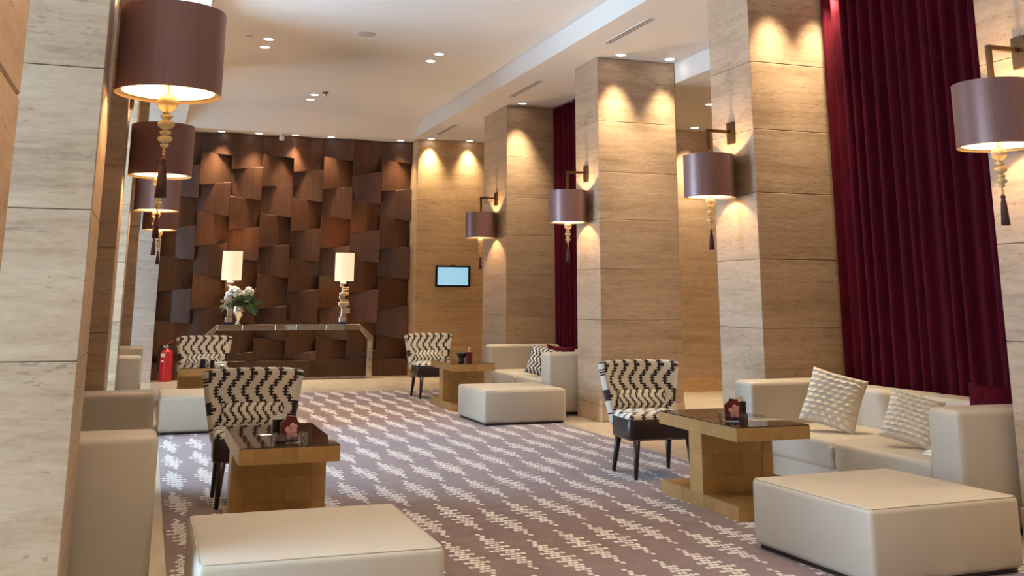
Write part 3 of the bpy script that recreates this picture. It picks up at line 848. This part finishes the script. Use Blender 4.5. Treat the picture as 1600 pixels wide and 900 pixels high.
def far_pots():
    x, y = 3.90, 13.28
    e = empty('black_bowl', (x, y, TABZ + .0005), 0, 'small black bowl with a pale sprig on the far right table', 'bowl')
    link('bowl', lathe([(.035, 0), (.045, .01), (.03, .03), (.06, .09), (.065, .12), (.055, .12), (.02, .04), (0.0, .035)], 20), M_BLACK, e, True)
    bm = bmesh.new()
    for k in range(5): tube([(.0, 0, .05), (-.03 + .012 * k, .01, .12), (-.07 + .03 * k, .01, .165 - .01 * abs(k - 2))], .004, 5, bm)
    link('sprig', bm, M_LEAFP, e)
    e = empty('red_candle_box', (x + .105, y + .01, TABZ + .0005), 0, 'dark red candle block on the far right table', 'candle')
    link('holder', box(-.035, .035, -.035, .035, 0, .13, .004), M_WINE, e)
    link('candle', lathe([(.012, .13), (.012, .175), (.004, .18)], 10), M_PINK, e)
far_pots()
black_box(.68, 13.20, TABZ, 0, 'black holder with a white slip on the far left table', .062)
black_box(.79, 13.22, TABZ, 0, 'second small black holder on the far left table', .05, False)
e = empty('menu_stack', (.88, 13.75, TABZ + .0005), .1, 'short stack of white menus on the far left table', 'menus')
for k in range(4): link('menu', box(-.10, .10, -.07, .07, k * .006, k * .006 + .005), M_PAPER, e)

# ------------------------------------------------------------------ cushions
def cushion(name, lb, loc, size, thick, mat, rot, ridges=0, group='scatter cushions on the sofas', pinch=.06, horn=0):
    N = 100 if ridges else 22; bm = bmesh.new(); uvl = bm.loops.layers.uv.new('UVMap'); sides = []
    for s in (1, -1):
        g = []
        for j in range(N + 1):
            v = -1 + 2 * j / N; row = []
            for i in range(N + 1):
                u = -1 + 2 * i / N
                pu = 1 - pinch * (1 - abs(v) ** 2.0); pv = 1 - pinch * (1 - abs(u) ** 2.0)
                x = u * size / 2 * pv if False else u * size / 2 * pu; z = v * size / 2 * pv
                t = thick / 2 * ((1 - u ** 4) * (1 - v ** 4)) ** .55
                if ridges and s > 0:
                    ph = ridges * (v + 1) / 2 + .05 * math.sin(u * 5 + v * 3)
                    k = math.floor(ph); fq = ph - k
                    scal = .5 + .5 * math.sin(u * 22 + (k % 2) * PI)                       # gathered, shingle-like pleats
                    t += (.020 + .014 * scal) * (min(1, fq / .12)) * (1 - fq) ** .8 * min(1, t * 30)
                row.append((bm.verts.new((x, -s * t, z)), (u * size / 2, v * size / 2)))
            g.append(row)
        for j in range(N):
            for i in range(N):
                cs = [g[j][i], g[j][i + 1], g[j + 1][i + 1], g[j + 1][i]]
                if s < 0: cs.reverse()
                f = bm.faces.new([c[0] for c in cs])
                for lp, c in zip(f.loops, cs): lp[uvl].uv = c[1]
    bmesh.ops.remove_doubles(bm, verts=bm.verts, dist=.0004)
    o = link(name, bm, mat, None, True)
    o.location = loc; o.rotation_euler = rot
    return tag(o, lb, 'cushion', group)
D = math.radians
cushion('scatter_cushion', 'large cream pleated cushion leaning on the near right sofa back', (5.10, 7.10, .635), .435, .15, M_CREAMFAB, (D(-24), D(13), D(-52)), 10)
cushion('scatter_cushion', 'smaller cream pleated cushion beside the near arm of the right sofa', (5.08, 6.19, .59), .365, .14, M_CREAMFAB, (D(-28), D(14), D(-50)), 10)
cushion('scatter_cushion', 'burgundy cushion peeking above the near arm of the right sofa', (5.50, 5.80, .63), .42, .15, M_VELVET, (D(-15), D(4), D(-40)))
cushion('scatter_cushion', 'black and white patterned cushion on the far right sofa', (4.98, 13.16, .585), .40, .14, M_ZIG2, (D(-24), D(14), D(-35)))
cushion('scatter_cushion', 'dark red cushion behind the patterned one on the far right sofa', (5.24, 13.22, .60), .40, .13, M_VELVET, (D(-18), D(4), D(-35)), pinch=.16)
cushion('scatter_cushion', 'black and white patterned cushion on the left sofa, barely visible', (-.47, 7.25, .58), .40, .13, M_ZIG2, (D(-20), D(6), D(55)))
e = empty('folded_napkin', (4.93, 5.80, .407), .3, 'small grey folded cloth on the right sofa seat', 'cloth')
link('lower_fold', box(-.05, .05, -.07, .07, 0, .018, .007, 2), M_PAPER, e); link('upper_fold', box(-.045, .045, -.06, .055, .0185, .034, .007, 2), M_PAPER, e)

# ------------------------------------------------------------------ mirrored console under the walnut wall
def console():
    x0, x1 = .93, 3.88; y0, y1 = 18.86, 19.24; yc = (y0 + y1) / 2
    e = empty('mirrored_console', ((x0 + x1) / 2, yc, 0), 0, 'mirrored console table with chamfered corners before the walnut wall', 'console table')
    cx = (x0 + x1) / 2; hy = (y1 - y0) / 2
    zt, zc, ch, th = .935, .72, .235, .10
    def prism(nm, poly, mat, par):
        bm = bmesh.new()
        a = [bm.verts.new((x - cx, -hy, z)) for x, z in poly]; b = [bm.verts.new((x - cx, hy, z)) for x, z in poly]
        bm.faces.new(a); bm.faces.new(b[::-1]); n = len(poly)
        for i in range(n): bm.faces.new((a[i], b[i], b[(i + 1) % n], a[(i + 1) % n]))
        bmesh.ops.recalc_face_normals(bm, faces=bm.faces)
        bmesh.ops.bevel(bm, geom=list(bm.edges), offset=.006, segments=1, affect='EDGES')
        return link(nm, bm, mat, par)
    L = x0 + ch; Rr = x1 - ch; k = th * .42
    xs = [L, L + .42, L + .98, L + 1.34, L + 1.86, L + 2.2, Rr]
    for i, (a, b) in enumerate(zip(xs, xs[1:])):
        if b <= a: continue
        prism('mirror_panel', [(a + .001, zt - th), (b - .001, zt - th), (b - .001, zt), (a + .001, zt)], (M_MIRROR, M_MIRRORT)[i % 2], e)  # lighter and darker tints alternate, painting reflections into the panel colour
    for s in (0, 1):
        f = (lambda x: x) if s else (lambda x: x0 + x1 - x)
        prism('chamfer_panel', [(f(Rr + .001), zt), (f(x1), zc), (f(x1 - th), zc - k), (f(Rr + .001), zt - th)], M_MIRRORT, e)
        prism('leg_panel', [(f(x1 - th), zc - k - .001), (f(x1), zc - .001), (f(x1), .212), (f(x1 - th), .212)], M_MIRROR, e)
        prism('leg_panel', [(f(x1 - th), .21), (f(x1), .21), (f(x1), .002), (f(x1 - th), .002)], M_MIRRORT, e)
    return zt
zt = console()

def make_tablelamp():
    e = empty('table_lamp'); r = random.Random(11)
    link('foot', box(-.075, .075, -.06, .06, 0, .03, .004), M_BLUE, e)
    z = .03
    for k, (s, h) in enumerate([(.13, .10), (.10, .05), (.16, .10), (.12, .04), (.20, .06), (.15, .05), (.11, .07), (.17, .05), (.10, .05), (.13, .05), (.075, .05), (.11, .035), (.06, .05)]):
        o = link('stacked_block', box(-s / 2, s / 2, -s * .38, s * .38, z + .001, z + h - .001, .006), M_SILVER, e)
        o.location.x = r.uniform(-.045, .045); z += h
    link('socket', tube([(0, 0, z - .01), (0, 0, z + .10)], .012, 8), M_BRASS, e)
    h0, h1 = .755, 1.255
    bm = bmesh.new(); n = 32; rr = []
    for rad, zz in ((.172, h0), (.172, h1), (.169, h1), (.169, h0)):
        rr.append([bm.verts.new((rad * math.cos(2 * PI * i / n), rad * .72 * math.sin(2 * PI * i / n), zz)) for i in range(n)])
    for a, b in zip(rr, rr[1:] + rr[:1]):
        for i in range(n): bm.faces.new((a[i], a[(i + 1) % n], b[(i + 1) % n], b[i]))
    sh = link('lamp_shade', bm, M_LSHADE, e); smooth_edges(sh, 50)
    lamp_light(e, 'POINT', (0, 0, 1.02), 10, .05)
    return e
tl0 = make_tablelamp()
tl0.location = (3.355, 19.05, zt + .001); tag(tl0, 'lit table lamp on the right end of the mirrored console', 'table lamp', 'table lamps on the console')
t2 = copy_tree(tl0); t2.location = (1.375, 19.13, zt + .001); tag(t2, 'lit table lamp behind the white flowers on the console', 'table lamp', 'table lamps on the console')

def flowers():
    e = empty('flower_vase', (1.52, 18.93, zt + .001), 0, 'gold urn of white flowers and greenery on the console', 'vase')
    link('urn', lathe([(.055, 0), (.06, .012), (.03, .04), (.028, .07), (.07, .13), (.11, .21), (.115, .26), (.095, .30), (.10, .315), (.085, .315), (.07, .28), (0, .2)], 24), M_SILVER, e, True)
    r = random.Random(4)
    for (x, y, z, s) in [(-.10, -.02, .53, .13), (.14, .0, .55, .105), (.10, -.04, .41, .06), (-.20, .0, .45, .07), (.02, .03, .50, .09)]:
        bm = bmesh.new()
        for k in range(46):
            th = r.uniform(0, 2 * PI); ph = math.acos(r.uniform(-.6, 1)); d = Vector((math.cos(th) * math.sin(ph), math.sin(th) * math.sin(ph), math.cos(ph)))
            ball(bm, Vector((x, y, z)) + d * s * .72, s * .30, 1, 1, .7, 1)
        link('bloom', bm, M_PETAL, e, True)
        link('flower_stem', tube([(0, 0, .22), (x * .5, y, .36), (x, y, z)], .005, 6), M_LEAF, e)
    for mat, lst in ((M_LEAF, [(.05, .35, 60, .30), ]), (M_LEAFP, [(-.24, .33, 34, .16)])):
        bm = bmesh.new()
        for cx, cz, n, sp in lst:
            for k in range(n):
                b = Vector((cx + r.uniform(-.06, .10), r.uniform(-.08, .06), cz + r.uniform(-.05, .06)))
                d = Vector((r.uniform(-1, 1.1), r.uniform(-.7, .4), r.uniform(-.55, .5))).normalized(); L = r.uniform(.4, 1) * sp
                sd = d.cross(Vector((0, 1, .3))).normalized() * L * .14
                p = [b, b + d * L * .5 + sd, b + d * L, b + d * L * .5 - sd]
                q = [v + Vector((0, .004, 0)) for v in p]
                A = [bm.verts.new(v) for v in p]; B = [bm.verts.new(v) for v in q]
                bm.faces.new(A); bm.faces.new(B[::-1])
                for i in range(4): bm.faces.new((A[i], B[i], B[(i + 1) % 4], A[(i + 1) % 4]))
        tag(link('foliage', bm, mat, e), kind='stuff')
flowers()

# ------------------------------------------------------------------ fire extinguisher
def extinguisher():
    e = empty('fire_extinguisher', (.385, 19.12, 0), 0, 'red fire extinguisher on the floor at the left end of the walnut wall', 'fire extinguisher')
    link('cylinder', lathe([(.105, .0), (.112, .01), (.105, .025), (.108, .04), (.108, .44), (.10, .48), (.07, .51), (.035, .525), (.03, .54)], 28), M_RED, e, True)
    link('label_sticker', boxes([(-.095, -.03, -.106, -.100, .40, .46), (-.09, -.045, -.106, -.100, .32, .35)]), M_PAPER, e)
    link('valve', lathe([(.026, .54), (.026, .575), (.018, .585), (.018, .60)], 14), M_METAL, e, True)
    link('gauge', lathe([(.0, .555), (.022, .555), (.022, .58), (0, .58)], 12, None, -.045, -.02), M_PAPER, e)
    h = link('handle', tube([(-.01, 0, .60), (.03, 0, .635), (.09, 0, .655)], .010, 8), M_RED, e)
    link('lever', tube([(-.01, 0, .59), (.04, 0, .603), (.09, 0, .60)], .008, 8), M_BLACK, e)
    link('hose', tube([(-.02, -.01, .57), (-.09, -.01, .575), (-.13, -.01, .52), (-.13, -.01, .32), (-.125, -.01, .18)], .011, 8), M_BLACK, e, True)
extinguisher()

# ------------------------------------------------------------------ wall screen
e = empty('wall_screen', (5.355, 18.9, 1.60), 0, 'small wall screen glowing pale blue on the honey stone wall', 'screen')
link('bezel', boxes([(-.335, .335, -.045, -.0005, 0, .03), (-.335, .335, -.045, -.0005, .355, .385), (-.335, -.30, -.045, -.0005, .03, .355), (.29, .335, -.045, -.0005, .03, .355)]), M_BLACK, e)
link('display', box(-.30, .29, -.038, -.0005, .03, .355), M_SCREEN, e)
link('camera_bump', box(-.05, .05, -.035, -.0005, .386, .40, .003), M_BRONZE, e)
